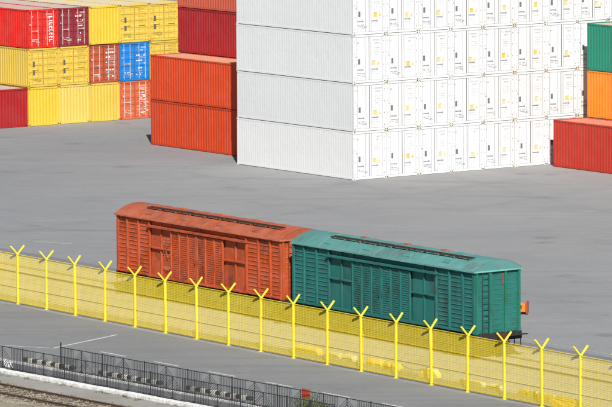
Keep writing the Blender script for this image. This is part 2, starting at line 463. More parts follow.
def container(u, v, z, L, H, kind, color, label, group, cat='container', end='doors', sticker=False, letter=None, hidden=False, roofc=None, rodc=None):
    """u,v: block coordinates of the corner at the blind end / near side"""
    D = container_meshes(L, H, kind); W = CW; hx, hy = L / 2, W / 2
    nm = 'refrigerated_container' if kind == 'reefer' else 'shipping_container'
    root = empty(nm, cpt(u + hx, v + hy, z), -PHI)
    tag(root, label, cat, group)
    pm = M_REEF if kind == 'reefer' else M_CONT
    vnt = COUNT[0] % 3; COUNT[0] += 1
    j = 1 + R.uniform(-.045, .03); tn = R.uniform(-.02, .02) if kind == 'reefer' else 0.
    color = (min(1, color[0] * (j + tn)), min(1, color[1] * j), min(1, color[2] * (j - tn)))
    add('frame', D['frame'], root, pm if kind == 'reefer' else M_FRAME, color)
    add('side_wall', D['side_near'], root, pm, color)
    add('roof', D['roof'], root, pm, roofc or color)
    add('floor', D['floor'], root, M_DARK)
    if hidden:
        return root
    add('side_wall', D['side_far'], root, pm, color)
    add('front_wall', D['front_wall'], root, pm, color)
    cc = tuple(x * y for x, y in zip(color, R.choice([(.8, .76, .68), (.7, .64, .5), (.9, .9, .88)]))) if kind == 'reefer' else tuple(x * .7 for x in color)
    for sx in (-1, 1):
        for sy in (-1, 1):
            for zz in (.059, H - .059):
                if sx < 0 and sy > 0: continue           # the far back corner is never seen
                c = add('corner_casting', D['corner_casting'], root, pm, cc, loc=(sx * (hx - .089), sy * (hy - .081), zz))
                if sx > 0: add('hole', D['casting_hole'], c, M_RUBBER, loc=(.0895, 0, 0))
    if end == 'blind':
        add('end_wall', D['end_wall'], root, pm, color)
        return root
    dm = M_REEFDOOR if kind == 'reefer' else M_CONT
    da = add('door', D['door_a'], root, dm, color); db = add('door', D['door_b'], root, dm, color)
    add('gasket', D['gasket'], da, M_RUBBER)
    rc = rodc or ((.40, .41, .43) if kind == 'reefer' else (.5, .5, .49))
    for d, ys in ((da, (-.92, -.30)), (db, (.13, .95))) if kind == 'reefer' else ((da, (-.86, -.36)), (db, (.36, .86))):
        for y in ys:
            add('lock_rod', D['lock_rod'], d, M_PRINT, rc, loc=(0, y, 0))
        add('handle', D['handle'], d, M_PRINT, rc, loc=(0, ys[0] + (.02 if kind != 'reefer' else .04), 1.15 if kind != 'reefer' else .82))
        for k in range(4):
            add('hinge', D['hinge'], d, M_PRINT, (.46, .46, .46) if kind == 'reefer' else tuple(x * .7 for x in color),
                loc=(0, (-hy + .105) if d is da else (hy - .105), .35 + k * (H - .75) / 3))
    dk = (.10, .11, .13)
    if kind == 'reefer':
        yj, zj = R.uniform(-.09, .09), R.uniform(-.12, .12)
        yc = R.choice([(.72, .53, .12), (.75, .6, .22), (.72, .6, .3), (.7, .6, .36)])
        add('warning_sticker', D['sticker'], db, M_PRINT, yc, loc=(0, .38 + yj, 1.1 + zj))
        add('warning_sticker', D['sticker_small'], db, M_PRINT, R.choice([yc, (.66, .55, .3), (.68, .64, .5)]), loc=(0, .73 + yj, 1.08 + zj))
        add('data_plate', D['plate'], da, M_PRINT, (.16, .17, .2), loc=(0, -.74 + R.uniform(-.05, .05), 1.28 + R.uniform(-.06, .06)))
        add('stencil_marks', D['marks_a%d' % vnt], da, M_PRINT, (.16, .17, .2))['kind'] = 'stuff'
        add('stencil_marks', D['marks_b%d' % vnt], db, M_PRINT, (.2, .21, .25))['kind'] = 'stuff'
    else:
        pc = letter or dk
        add('stencil_marks', D['marks_b%d' % vnt], db, M_PRINT, pc)['kind'] = 'stuff'
        add('stencil_marks', D['marks_a%d' % vnt], da, M_PRINT, pc)['kind'] = 'stuff'
        if sticker:
            add('data_plate', D['plate'], da, M_PRINT, dk, loc=(0, -.72, 1.55)); add('data_plate', D['plate'], da, M_PRINT, dk, loc=(0, -.72, 1.0))
    return root, db

L40, HC, STD = 12.192, 2.896, 2.591
HS = 2.899                      # stacking pitch of the high cubes
ORD = ['first', 'second', 'third', 'fourth', 'fifth', 'sixth', 'seventh', 'eighth', 'ninth']
ROW = ['on the ground', 'second tier', 'third tier', 'fourth tier']
WHITE = (.79, .80, .795)
for k in range(9):
    for r in range(4):
        nmrow = ['bottom tier', 'second tier up', 'third tier up', 'top visible tier'][r]
        container(-L40 + R.uniform(-.035, .02), k * 2.444 + (R.uniform(-.009, .009)), r * HS, L40, HC, 'reefer', WHITE,
                  'white refrigerated container, %s column from the stack corner, %s' % (ORD[k], nmrow), 'white refrigerated containers in one big block')
# two-high orange stack left of the white block
OR = (.60, .06, .014)
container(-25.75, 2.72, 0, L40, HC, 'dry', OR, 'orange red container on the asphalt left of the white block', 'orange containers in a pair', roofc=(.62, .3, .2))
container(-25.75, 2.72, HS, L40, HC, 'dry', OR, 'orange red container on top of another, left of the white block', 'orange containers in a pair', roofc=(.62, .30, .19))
# four-high stack behind it
for r in range(4):
    c = [(.3, .05, .04), (.3, .1, .05), (.355, .019, .022), (.52, .1, .06)][r]
    lb = ['dark red container at the foot of the stack behind the orange pair', 'brown container second in the stack behind the orange pair',
          'crimson container seen above the orange pair beside the white block', 'coral container at the picture\'s top edge above the crimson one'][r]
    container(-26.2, 5.19, r * HS, L40, HC, 'dry', c, lb, 'containers in the stack behind the orange pair', hidden=r < 2)
# right-hand blocks
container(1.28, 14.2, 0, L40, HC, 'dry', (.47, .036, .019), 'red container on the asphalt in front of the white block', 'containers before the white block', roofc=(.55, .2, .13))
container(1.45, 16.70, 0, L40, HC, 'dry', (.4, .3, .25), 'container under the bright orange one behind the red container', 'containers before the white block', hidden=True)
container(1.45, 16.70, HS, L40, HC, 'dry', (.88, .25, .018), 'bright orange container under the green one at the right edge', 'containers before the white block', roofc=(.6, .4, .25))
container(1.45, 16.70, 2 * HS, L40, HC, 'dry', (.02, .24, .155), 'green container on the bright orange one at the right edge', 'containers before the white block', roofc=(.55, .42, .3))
# far-left block of mixed containers, 8 ft 6 in tall
YE = (.70, .49, .075); YP = (.74, .535, .12); YD = (.74, .50, .045)
BE = (.62, .54, .36)
HT = 2.596
rows = {
 (0, 0): (YD, 'blind', 'plain bright yellow container end at the block corner, bottom tier'),
 (1, 0): (YP, 'blind', 'pale yellow plain container end, second from the corner, bottom tier'),
 (2, 0): (YE, 'blind', 'ribbed yellow container end, third from the corner, bottom tier'),
 (3, 0): ((.62, .13, .05), 'doors', 'orange container with white printed doors below the blue one'),
 (4, 0): ((.5, .1, .05), 'doors', 'orange container beside the printed one, behind the orange pair'),
 (0, 1): (YE, 'doors', 'yellow container with closed doors below the bright red one'),
 (1, 1): (YE, 'doors', 'yellow container with closed doors below the maroon one'),
 (2, 1): ((.46, .095, .04), 'doors', 'rusty orange container with paired doors left of the blue one'),
 (3, 1): ((.012, .20, .60), 'doors', 'bright blue container with closed doors in the middle tier'),
 (4, 1): (YE, 'doors', 'yellow container right of the blue one, partly behind the orange pair'),
 (0, 2): ((.72, .022, .015), 'doors', 'bright red container with white lettering on its right door, top tier'),
 (1, 2): ((.27, .028, .04), 'doors', 'dark maroon container with white marks, top tier'),
 (2, 2): (YD, 'blind', 'plain deep yellow container end right of the maroon one, top tier'),
 (3, 2): (YE, 'doors', 'yellow container with doors directly above the blue one'),
 (4, 2): (YE, 'doors', 'yellow container with doors beside the crimson container, top tier'),
}
DU, DV = -40.92, 3.10
for (k, r), (c, e, lb) in sorted(rows.items(), key=lambda q: (q[0][1], q[0][0])):
    white = c[0] < .7 and c[2] < .09 and c[1] < .2 or (k, r) in ((0, 2), (1, 2), (3, 1))
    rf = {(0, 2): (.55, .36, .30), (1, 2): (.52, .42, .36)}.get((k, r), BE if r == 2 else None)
    res = container(DU - L40 + R.uniform(-.06, .03), DV + k * 2.446, r * HT, L40, STD, 'dry', c, lb, 'mixed containers in the far block', end=e, letter=(.8, .8, .78) if white else (.42, .31, .08),
              sticker=(not white), roofc=rf, rodc=(.56, .53, .5) if white else tuple(x * .8 for x in c))
    if isinstance(res, tuple) and white:
        root, db = res
        xs = MESH[(L40, STD, 'dry')]['xs'] + .004
        m = MB(); rr_ = random.Random(k * 10 + r)
        if (k, r) == (0, 2):                                   # tall vertical white word on the right leaf
            z = 2.1
            while z > .5:
                hgt = rr_.uniform(.10, .2)
                m.quad((xs, .52, z - hgt), (xs, .60, z - hgt), (xs, .60, z), (xs, .52, z))
                m.quad((xs, .60, z - .07), (xs, .78, z - .07), (xs, .78, z), (xs, .60, z))
                if rr_.random() < .6: m.quad((xs, .70, z - hgt), (xs, .78, z - hgt), (xs, .78, z - .07), (xs, .70, z - .07))
                z -= hgt + .06
        elif (k, r) == (3, 0):                                 # blocks of white print
            for zz in (.3, .78, 1.25, 1.75):
                for q in range(9):
                    y0 = rr_.uniform(.12, .98); y1 = min(1.08, y0 + rr_.uniform(.05, .3)); z_ = zz + q * .04; hg = rr_.uniform(.02, .05)
                    m.quad((xs + q * 2e-4, y0, z_), (xs + q * 2e-4, y1, z_), (xs + q * 2e-4, y1, z_ + hg), (xs + q * 2e-4, y0, z_ + hg))
        else:
            for zz in (.35, .8, 1.3, 1.65, 1.95):
                y = .15
                for q in range(4):
                    wd = rr_.uniform(.06, .18)
                    if rr_.random() < .6: m.quad((xs, y, zz), (xs, y + wd, zz), (xs, y + wd, zz + .1), (xs, y, zz + .1))
                    y += wd + .06
        if m.v: add('lettering', m, db, M_PRINT, (.8, .8, .78))['kind'] = 'stuff'
container(DU - L40 - .05, DV - 2.446 - .03, 0, L40, STD, 'dry', (.36, .018, .02), 'single crimson container at the left edge, lowest of the far block', 'mixed containers in the far block', end='blind', roofc=(.45, .36, .34))

# ------------------------------------------------------------------ covered goods wagons
def wagon(x_left, LB, color, roofc, endc, label, walk, rusty_hatches, seed):
    rr = random.Random(seed)
    root = empty('goods_wagon', wpt(x_left + LB / 2, 1.371), -TW)
    tag(root, label, 'railway wagon', 'two covered goods wagons coupled together')
    hl, we = LB / 2, 1.371                     # half length, half eave width
    yb = we - .135                             # wall plane
    zb, ze = 1.19, 4.0                         # body bottom, eave underside
    rise = .47
    P = lambda name, m, parent=root, c=color, mat=M_WAGON: add(name, m, parent, mat, c)
    P('body', MB().box(-hl + .09, hl - .09, -yb + .07, yb - .07, zb, ze))
    # --- long sides
    LBAY, FL, DB = .417, .268, .315            # corrugated bays, plain bays, half door (fractions of the half length)
    def ribbed(x0, x1, z0, z1, nr, s, y, amp=.03):
        """pressed sheet with horizontal ribs between two uprights"""
        m = MB(); yy = lambda d: s * (y + d)
        m.quad((x0, yy(0), z0), (x1, yy(0), z0), (x1, yy(0), z1), (x0, yy(0), z1))
        st = (z1 - z0) / nr; e = min(.06, (x1 - x0) * .12); h = st * .16
        for k in range(nr):
            zc = z0 + st * (k + .5)
            a, b, c2, d2 = (x0 + e, yy(0), zc - h), (x1 - e, yy(0), zc - h), (x1 - e, yy(0), zc + h), (x0 + e, yy(0), zc + h)
            t0, t1 = (x0 + e * 2, yy(amp), zc), (x1 - e * 2, yy(amp), zc)
            m.quad(a, b, t1, t0).quad(c2, d2, t0, t1).quad(a, t0, d2).quad(b, c2, t1)
        return m
    for s in (-1, 1):
        xs = [-hl + .09]
        bay = hl * LBAY
        cuts = [-hl + bay * k / 3 for k in range(4)]; cuts[0] = -hl + .10
        for side in (-1, 1):
            cc = sorted(side * -c for c in cuts) if side > 0 else cuts
            for k in range(3):
                P('side_panel', ribbed(cc[k] + .045, cc[k + 1] - .045, zb + .1, ze - .05, 13, s, yb))
            for k in range(4):
                x = cc[k]
                wdt = .05 if abs(abs(x) - hl + .1) > .02 else .07
                if abs(abs(x) - hl + .1) < .02: x = math.copysign(hl - .155, x)
                m = MB(); m.box(x - wdt, x + wdt, min(s * (yb - .02), s * (yb + .075)), max(s * (yb - .02), s * (yb + .075)), zb - .02, ze + .01)
                P('pillar', m)
            # plain bay beside the door
            xa, xb2 = sorted((side * hl * DB, side * hl * (DB + FL)))
            xa += .05; xb2 -= .05
            m = MB(); m.quad((xa, s * (yb - .05), zb + .1), (xb2, s * (yb - .05), zb + .1), (xb2, s * (yb - .05), ze - .05), (xa, s * (yb - .05), ze - .05))
            pn = P('plain_panel', m)
            xm = (xa + xb2) / 2
            y0, y1 = sorted((s * (yb - .06), s * (yb + .02)))
            P('upright', MB().box(xm - .035, xm + .035, y0, y1, zb + .1, ze - .05), pn)
            y0, y1 = sorted((s * (yb - .06), s * (yb + .065)))
            P('crossbar', MB().box(xa, xb2, y0, y1, zb + 1.42, zb + 1.49), pn)
        # sliding doors, two leaves
        yd = yb + .05
        for side in (-1, 1):
            x0, x1 = sorted((side * .012, side * hl * DB))
            m = MB(); y0, y1 = sorted((s * (yd - .03), s * (yd + .01)))
            m.box(x0, x1, y0, y1, zb + .12, ze - .42)
            door = P('door', m)
            for k in range(3):
                a, b = x0 + (x1 - x0) * k / 3, x0 + (x1 - x0) * (k + 1) / 3
                P('door_panel', ribbed(a + .05, b - .05, zb + .17, ze - .47, 21, s, yd + .013, .022), door)
            for k in range(4):
                a = x0 + (x1 - x0) * k / 3; a = min(max(a, x0 + .036), x1 - .036)
                y0, y1 = sorted((s * (yd + .011), s * (yd + .06)))
                P('stile', MB().box(a - .033, a + .033, y0, y1, zb + .125, ze - .425), door)
            y0, y1 = sorted((s * (yd + .06), s * (yd + .1)))
            P('handle', MB().box(side * .12 - .015, side * .12 + .015, y0, y1, zb + 1.0, zb + 1.22), door, c=tuple(x * .6 for x in color))
        y0, y1 = sorted((s * (yb - .01), s * (yb + .17)))
        P('door_rail', MB().box(-hl * (DB + FL) - .1, hl * (DB + FL) + .1, y0, y1, ze - .36, ze - .26))
        y0, y1 = sorted((s * (yb - .01), s * (yb + .12)))
        P('sill', MB().box(-hl + .1, hl - .1, y0, y1, zb + .03, zb + .12))
        P('lower_door_rail', MB().box(-hl * (DB + FL), hl * (DB + FL), min(s * (yb + .12), s * (yb + .16)), max(s * (yb + .12), s * (yb + .16)), zb + .02, zb + .08))
    # --- ends
    for s in (-1, 1):
        xe = hl - .10
        cutsy = [-yb + .05, -.42, .42, yb - .05]
        for k in range(3):
            m = MB(); y0, y1 = cutsy[k] + .06, cutsy[k + 1] - .06
            m.quad((s * xe, y0, zb + .05), (s * xe, y1, zb + .05), (s * xe, y1, ze - .02), (s * xe, y0, ze - .02))
            st = (ze - zb - .1) / 12
            for q in range(12):
                zc = zb + .05 + st * (q + .5); h = st * .22
                a, b, c2, d2 = (s * xe, y0 + .05, zc - h), (s * xe, y1 - .05, zc - h), (s * xe, y1 - .05, zc + h), (s * xe, y0 + .05, zc + h)
                t0, t1 = (s * (xe + .022), y0 + .1, zc), (s * (xe + .022), y1 - .1, zc)
                m.quad(a, b, t1, t0).quad(c2, d2, t0, t1).quad(a, t0, d2).quad(b, c2, t1)
            P('end_panel', m, c=endc)
        for k in range(4):
            x0, x1 = sorted((s * (xe - .02), s * (xe + .085)))
            y = cutsy[k]
            po = P('end_post', MB().box(x0, x1, y - .055, y + .055, zb - .05, ze + .01), c=endc)
            if k == 2 and s > 0:
                P('rust_patch', MB().box(s * (xe + .002), s * (xe + .03), y - .2, y - .06, ze - .65, ze - .1), po, c=(.2, .1, .075))
        # gable under the curved roof with its edge strip
        m = MB(); pts = []
        for k in range(13):
            a = -1 + 2 * k / 12; pts.append((s * (hl - .003), a * (we - .01), ze + .04 + rise * (1 - a * a)))
        m.quad(*(pts if s < 0 else pts[::-1]))
        P('gable', m, c=roofc, mat=M_ROOF)
        x0, x1 = sorted((s * (hl - .11), s * (hl + .035)))
        P('end_eave', MB().box(x0, x1, -we + .02, we - .02, ze - .02, ze + .045), c=tuple(min(1, x * 1.35 + .03) for x in roofc), mat=M_ROOF)
        # ladder
        x0, x1 = s * (xe + .1), s * (xe + .1)
        yl = -.72 * s if s > 0 else .72
        la = P('ladder', MB().box(x0 - .015, x0 + .015, yl - .19, yl - .155, zb - .15, ze - .05).box(x0 - .015, x0 + .015, yl + .155, yl + .19, zb - .15, ze - .05), c=tuple(x * .55 for x in color))
        for q in range(10):
            P('rung', MB().tube((x0, yl - .155, zb + .02 + q * .28), (x0, yl + .155, zb + .02 + q * .28), .014, 5), la, c=tuple(x * .5 for x in color))
        # headstock, step, coupler, hose, buffer-side platform
        x0, x1 = sorted((s * (hl - .25), s * (hl + .02)))
        P('headstock', MB().box(x0, x1, -we + .08, we - .08, .83, zb - .01), mat=M_DARK)
        P('end_platform', MB().box(min(s * (hl + .021), s * (hl + .25)), max(s * (hl + .021), s * (hl + .25)), .35, we + .12, 1.02, 1.06), mat=M_DARK)
        for yy in (-1, 1):
            st = MB(); xa_, xb_ = sorted((s * (hl - .55), s * (hl - .05)))
            st.box(xa_, xb_, min(yy * (we - .2), yy * (we + .08)), max(yy * (we - .2), yy * (we + .08)), .45, .48)
            st.box(xa_, xa_ + .03, yy * (we - .08) - .02, yy * (we - .08) + .02, .47, zb).box(xb_ - .03, xb_, yy * (we - .08) - .02, yy * (we - .08) + .02, .47, zb)
            P('step', st, mat=M_DARK)
        cp = MB()
        cp.box(*sorted((s * (hl - .1), s * (hl + .28))), -.11, .11, .93, 1.13)
        cp.box(*sorted((s * (hl + .24), s * (hl + .40))), -.2, .16, .86, 1.2)
        cp.box(*sorted((s * (hl + .2), s * (hl + .395))), .2, .26, .9, 1.16)
        P('coupler', cp, mat=paint('coupler_rust', .3, .6, .3, .8, fixed=(.09, .035, .02), bump=.01) if s > 0 else M_DARK)
        hs_ = MB(); prev = None
        for k in range(7):
            t = k / 6; p = (s * (hl + .02 + .33 * math.sin(t * 2.6)), .42 - .1 * t, .95 - .5 * t)
            if prev: hs_.tube(prev, p, .03, 6)
            prev = p
        P('brake_hose', hs_, mat=M_RUBBER)
    # --- roof
    n = 16; m = MB(); prof = []
    for k in range(n + 1):
        a = -1 + 2 * k / n; prof.append((a * we, ze + .045 + rise * (1 - a * a)))
    m.strip(prof, -hl, hl, lambda a, d, e: (e, a, d))
    prof2 = [(a * .995, d - .05) for a, d in prof]
    m.strip(prof2, -hl + .002, hl - .002, lambda a, d, e: (e, a, d))
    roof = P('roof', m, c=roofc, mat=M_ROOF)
    for s in (-1, 1):
        y0, y1 = sorted((s * (we - .03), s * (we + .012)))
        P('eave_strip', MB().box(-hl - .01, hl + .01, y0, y1, ze - .02, ze + .055), roof, c=tuple(min(1, x * 1.3 + .02) for x in roofc), mat=M_ROOF)
    nb = 13
    rm = MB()
    rm.strip([(a, d + .018) for a, d in prof], -.022, .022, lambda a, d, e: (e, a, d))
    rm.strip([(a, d) for a, d in prof], -.03, -.022, lambda a, d, e: (e, a, d + (.018 if e > -.025 else 0)))
    rm.strip([(a, d) for a, d in prof], .022, .03, lambda a, d, e: (e, a, d + (.018 if e < .025 else 0)))
    rme = rm.mesh('roof_seam')
    for k in range(1, nb):
        add('roof_seam', rme, roof, M_ROOF, tuple(x * .9 for x in roofc), loc=(-hl + LB * k / nb, 0, 0))
    # running boards on brackets
    x0, x1 = -hl + LB * walk[0], -hl + LB * walk[1]
    nseg = 9; yc = -.58; zt = ze + .045 + rise * (1 - (yc / we) ** 2)
    wk = empty('running_board', (0, yc, zt)); wk.parent = root
    wk.rotation_euler.x = math.atan(-2 * rise * yc / we / we) * .3
    for k in range(nseg + 1):
        x = x0 + (x1 - x0) * k / nseg; x = min(max(x, x0 + .05), x1 - .05)
        P('bracket', MB().box(x - .03, x + .03, -.2, .2, .03, .05).box(x - .025, x + .025, -.2, -.165, -.06, .03).box(x - .025, x + .025, .165, .2, -.06, .03), wk, c=roofc, mat=M_ROOF)
    for k in range(nseg):
        for yy in (-.10, .10):
            xa, xb_ = x0 + (x1 - x0) * k / nseg + rr.uniform(.005, .06), x0 + (x1 - x0) * (k + 1) / nseg - rr.uniform(.005, .06)
            dz = rr.uniform(0, .012)
            P('plank', MB().cbox(xa, xb_, yy - .05, yy + .05, .052 + dz, .08 + dz, .006), wk, mat=M_PLANK)
    # loading hatches in the roof
    for s in (-1, 1):
        for fx in ((-.62, -.2, .24, .66) if s < 0 else (-.45, .02, .42)):
            x = fx * hl; y = -1.02 if s < 0 else .12; zz = ze + .045 + rise * (1 - (y / we) ** 2)
            sl_ = math.atan(-2 * rise * y / we / we)
            h = P('roof_hatch', MB().cbox(-.3 if s < 0 else -.2, .3 if s < 0 else .2, -.13, .13, -.02, .03 if s < 0 else .045, .012), roof, c=rusty_hatches[0] if s < 0 else rusty_hatches[1], mat=M_ROOF)
            h.location = (x, y, zz); h.rotation_euler.x = sl_
    # --- underframe
    P('centre_sill', MB().box(-hl + .1, hl - .1, -.22, .22, .72, zb - .005), mat=M_DARK)
    for k in range(9):
        x = -hl + .9 + (LB - 1.8) * k / 8
        P('cross_bearer', MB().box(x - .06, x + .06, -we + .1, we - .1, .92, zb - .006), mat=M_DARK)
    P('brake_cylinder', MB().tube((-.5, .55, .72), (.2, .55, .72), .17, 10), mat=M_DARK)
    P('air_reservoir', MB().tube((.8, -.5, .74), (1.7, -.5, .74), .2, 10), mat=M_DARK)
    whm = MB()
    whm.tube((0, -.065, 0), (0, .065, 0), .475, 20).tube((0, .065, 0), (0, .10, 0), .505, 20)
    wme = whm.mesh('wheel')
    for bx in (-hl + 2.3, hl - 2.3):
        bg = empty('bogie', (0, 0, 0)); bg.parent = root
        bg.location = (bx, 0, 0)
        P('bolster', MB().box(-.2, .2, -1.05, 1.05, .55, .86), bg, mat=M_DARK)
        for s in (-1, 1):
            f = MB(); y0, y1 = sorted((s * .96, s * 1.1))
            f.box(-1.15, 1.15, y0, y1, .42, .58).box(-.75, .75, y0, y1, .58, .82).box(-.5, .5, y0, y1, .22, .42)
            f.box(-1.1, -.75, y0 - .03, y1 + .03, .36, .66).box(.75, 1.1, y0 - .03, y1 + .03, .36, .66)
            P('side_frame', f, bg, mat=M_DARK)
            for k in (-.14, .14):
                P('spring', MB().tube((k, s * 1.03, .26), (k, s * 1.03, .6), .085, 8), bg, mat=M_DARK)
            for ax in (-.925, .925):
                w_ = add('wheel', wme, bg, M_DARK, loc=(ax, s * .76, .489)); w_.rotation_euler.z = 0 if s < 0 else math.pi
        for ax in (-.925, .925):
            P('axle', MB().tube((ax, -1.0, .489), (ax, 1.0, .489), .08, 8), bg, mat=M_DARK)
    return root
wg1 = wagon(0.0, 14.51, (.53, .088, .022), (.44, .098, .036), (.54, .095, .024), 'rusty orange covered wagon coupled to the teal wagon', (.135, .945),
            ((.36, .11, .055), (.5, .14, .06)), 3)
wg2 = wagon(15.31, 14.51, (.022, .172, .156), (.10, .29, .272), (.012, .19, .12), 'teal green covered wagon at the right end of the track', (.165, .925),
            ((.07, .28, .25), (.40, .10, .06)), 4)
# white stencilled data on the rusty wagon
m = MB(); rr_ = random.Random(2)
yy = -(1.371 - .115) - .05
for zz in (3.15, 3.0, 2.86, 2.5, 2.4, 2.3, 1.75, 1.66):
    x = -2.95
    for q in range(5):
        wd = rr_.uniform(.04, .12)
        if rr_.random() < .7: m.quad((x, yy, zz), (x + wd, yy, zz), (x + wd, yy, zz + .07), (x, yy, zz + .07))
        x += wd + .03
add('stencil_marks', m, wg1, M_PRINT, (.48, .24, .16))['kind'] = 'stuff'

# ------------------------------------------------------------------ yellow mesh fence
FS, FN, FX0 = 2.6335, -5.841, .299
fence = empty('mesh_fence', wpt(FX0, FN), -TW)
tag(fence, 'tall bright yellow mesh fence with forked posts along the road', 'fence')
pm = MB().cbox(-.055, .055, -.055, .055, 0, 2.52, .012).mesh('post')
fm = MB().cbox(-.10, .10, -.10, .10, 0, .025, .004).mesh('base_plate')
am = [MB().bar((0, s * .02, 2.49), (0, s * .37, 2.88), .065, .065).mesh('barb_arm') for s in (-1, 1)]
panel = MB()
pw_ = FS - .1
pitch, wr = .021, .0030
nwv = int(pw_ / pitch)
for k in range(nwv + 1):
    x = .05 + pw_ * k / nwv
    r = wr if k % 11 else .0048
    i = len(panel.v)
    for zz in (.05, 2.47): panel.v += [(x - r, 0, zz), (x, -r, zz), (x + r, 0, zz), (x, r, zz)]
    panel.f += [(i + q, i + (q + 1) % 4, i + 4 + (q + 1) % 4, i + 4 + q) for q in range(4)]
z = .06
k = 0
while z < 2.48:
    r = .0018 if k % 5 else .003
    panel.box(.05, FS - .05, -.008 - 2 * r, -.008, z - r, z + r); z += .0755; k += 1
for z in (.10, .83, 1.62, 2.46):
    panel.bar((.045, -.022, z), (FS - .045, -.022, z), .016, .016)
pme = panel.mesh('mesh_panel')
for k in range(-2, 20):
    x = k * FS
    p = add('post', pm, fence, M_YELLOW, loc=(x, 0, 0)); p.rotation_euler = (R.uniform(-.012, .012), R.uniform(-.014, .014), R.uniform(-.1, .1)); p.location.z = R.uniform(-.02, 0)
    add('base_plate', fm, p, M_YELLOW)
    for a in am: add('barb_arm', a, p, M_YELLOW)
    if k < 19:
        q = add('mesh_panel', pme, fence, M_YELLOW, loc=(x, .01, R.uniform(-.008, .008))); q['kind'] = 'stuff'

# ------------------------------------------------------------------ ornamental railings
def railing(name, fn, x0, bays, label, first_tall=False):
    sl = math.atan(fn(1) - fn(0)); BL = 3.12
    root = empty(name, wpt(x0, fn(x0)), -TW + sl)
    tag(root, label, 'railing', 'two parallel ornamental railings')
    H = 1.10
    post = MB().cbox(-.022, .022, -.022, .022, 0, H + .05, .005).mesh('post')
    tall = MB().cbox(-.025, .025, -.025, .025, 0, H + .22, .005).mesh('post')
    rail = MB().box(.03, BL - .03, -.016, .016, -.014, .014).mesh('rail')
    barm = MB().box(-.0075, .0075, -.0075, .0075, .12, H - .01).mesh('bar')
    orn = MB(); c = BL / 2; zc = (H + .12) / 2; hh = (H - .16) / 2
    for hw in (.60, .45, .30, .15):
        f = hw / .60
        for (sx, sz) in ((-1, 1), (1, 1), (-1, -1), (1, -1)):
            orn.bar((c + sx * hw, 0, zc), (c, 0, zc + sz * hh * f), .012, .012)
    orn.box(c - .012, c + .012, -.013, .013, .14, H - .02)
    orne = orn.mesh('diamond_ornament')
    for b in range(bays + 1):
        add('post', tall if (b == 0 and first_tall) else post, root, M_IRON, loc=(b * BL, 0, 0))
        if b == bays: break
        for z in (H - .0, .12):
            add('rail', rail, root, M_IRON, loc=(b * BL, 0, z))
        add('diamond_ornament', orne, root, M_IRON, loc=(b * BL, 0, 0))
        x = .15
        while x < BL - .1:
            if abs(x - c) > .62: add('bar', barm, root, M_IRON, loc=(b * BL + x, 0, 0))
            x += .112
railing('ornamental_railing', lambda x: kn(x) + .28, 14.7, 9, 'black ornamental railing standing by the whitewashed kerb above the near railway')
railing('ornamental_railing', bn, 21.25, 9, 'black ornamental railing standing behind the other one, nearer the road', True)

# ------------------------------------------------------------------ striped barrier blocks on the road edge
def bln(x): return -16.05 + .085 * (x - 17.6)
bm = MB().cbox(-.17, .17, -.10, .10, 0, .165, .03).mesh('block')
for (xa, nblk, lb) in ((17.55, 11, 'black and cream striped kerb barrier nearest the left edge'), (23.1, 13, 'black and cream striped kerb barrier, middle of the three'), (29.3, 13, 'black and cream striped kerb barrier nearest the red board')):
    root = empty('striped_barrier', wpt(xa, bln(xa), 0.004), -TW + .085)
    tag(root, lb, 'barrier', 'striped kerb barriers behind the railing')
    for k in range(nblk):
        dark = k % 2 == 0
        add('block', bm, root, M_CONC, (.06, .06, .06) if dark else (.52, .5, .39), loc=(k * .345, R.uniform(-.012, .012), 0))

# ------------------------------------------------------------------ yellow blocks behind the mesh fence
def stub(name, x, n, length, wd, h, c, label, cat, rz=0, taper=.04):
    m = MB(); i = 0
    a, b = length / 2, wd / 2; h *= .85
    m.v += [(-a, -b, 0), (a, -b, 0), (a, b, 0), (-a, b, 0), (-a, -b, h * .45), (a, -b, h * .45), (a, b, h * .45), (-a, b, h * .45),
            (-a + taper, -b + taper, h), (a - taper, -b + taper, h), (a - taper, b - taper, h), (-a + taper, b - taper, h)]
    for r in (0, 4):
        m.f += [(r + 0, r + 1, r + 5, r + 4), (r + 1, r + 2, r + 6, r + 5), (r + 2, r + 3, r + 7, r + 6), (r + 3, r + 0, r + 4, r + 7)]
    m.f += [(8, 9, 10, 11), (3, 2, 1, 0)]
    o = add(name, m, None, M_CONC, c, loc=wpt(x, n, .001), rz=-TW + rz)
    return tag(o, label, cat, 'yellow concrete blocks behind the mesh fence')
YB = (.64, .46, .10); YO = (.6, .33, .06); YG = (.5, .46, .30)
stub('concrete_block', 23.0, -4.35, 1.75, .4, .34, YB, 'long bright yellow concrete block lying behind the mesh fence', 'block')
stub('concrete_block', 25.15, -4.4, .85, .36, .3, YG, 'pale yellow concrete block beside the long bright yellow block', 'block', .1)
stub('concrete_block', 26.25, -4.35, .8, .36, .32, YG, 'pale yellow concrete block just left of the slim post', 'block', -.06)
for k in range(4):
    stub('concrete_block', 28.0 + k * .62, -4.35 + R.uniform(-.04, .04), .42, .36, .36, YO if k % 2 == 0 else YB,
         '%s orange yellow block in the short row right of the slim post' % ['first', 'second', 'third', 'fourth'][k], 'block', R.uniform(-.1, .1))
stub('concrete_block', 32.6, -4.5, .85, .5, .42, (.78, .62, .2), 'pale yellow block at the end of the slack rope', 'block', .15, .1)
stub('concrete_block', 35.6, -4.4, 1.5, .36, .22, YG, 'flat pale yellow block right of the rope', 'block')
stub('concrete_block', 37.2, -4.35, 1.0, .36, .22, YG, 'short flat pale block left of the striped row', 'block')
for k in range(5):
    stub('concrete_block', 39.5 + k * .62, -4.55 + R.uniform(-.03, .03),   .40, .36, .30, YO if k % 2 == 0 else YB,
         '%s block of the orange yellow row beside the big yellow block' % ORD[k], 'block', R.uniform(-.1, .1))
stub('concrete_block', 43.55, -5.35, 1.35, .6, .48, (.80, .53, .06), 'big bright yellow concrete block at the lower right', 'block', .05, .06)
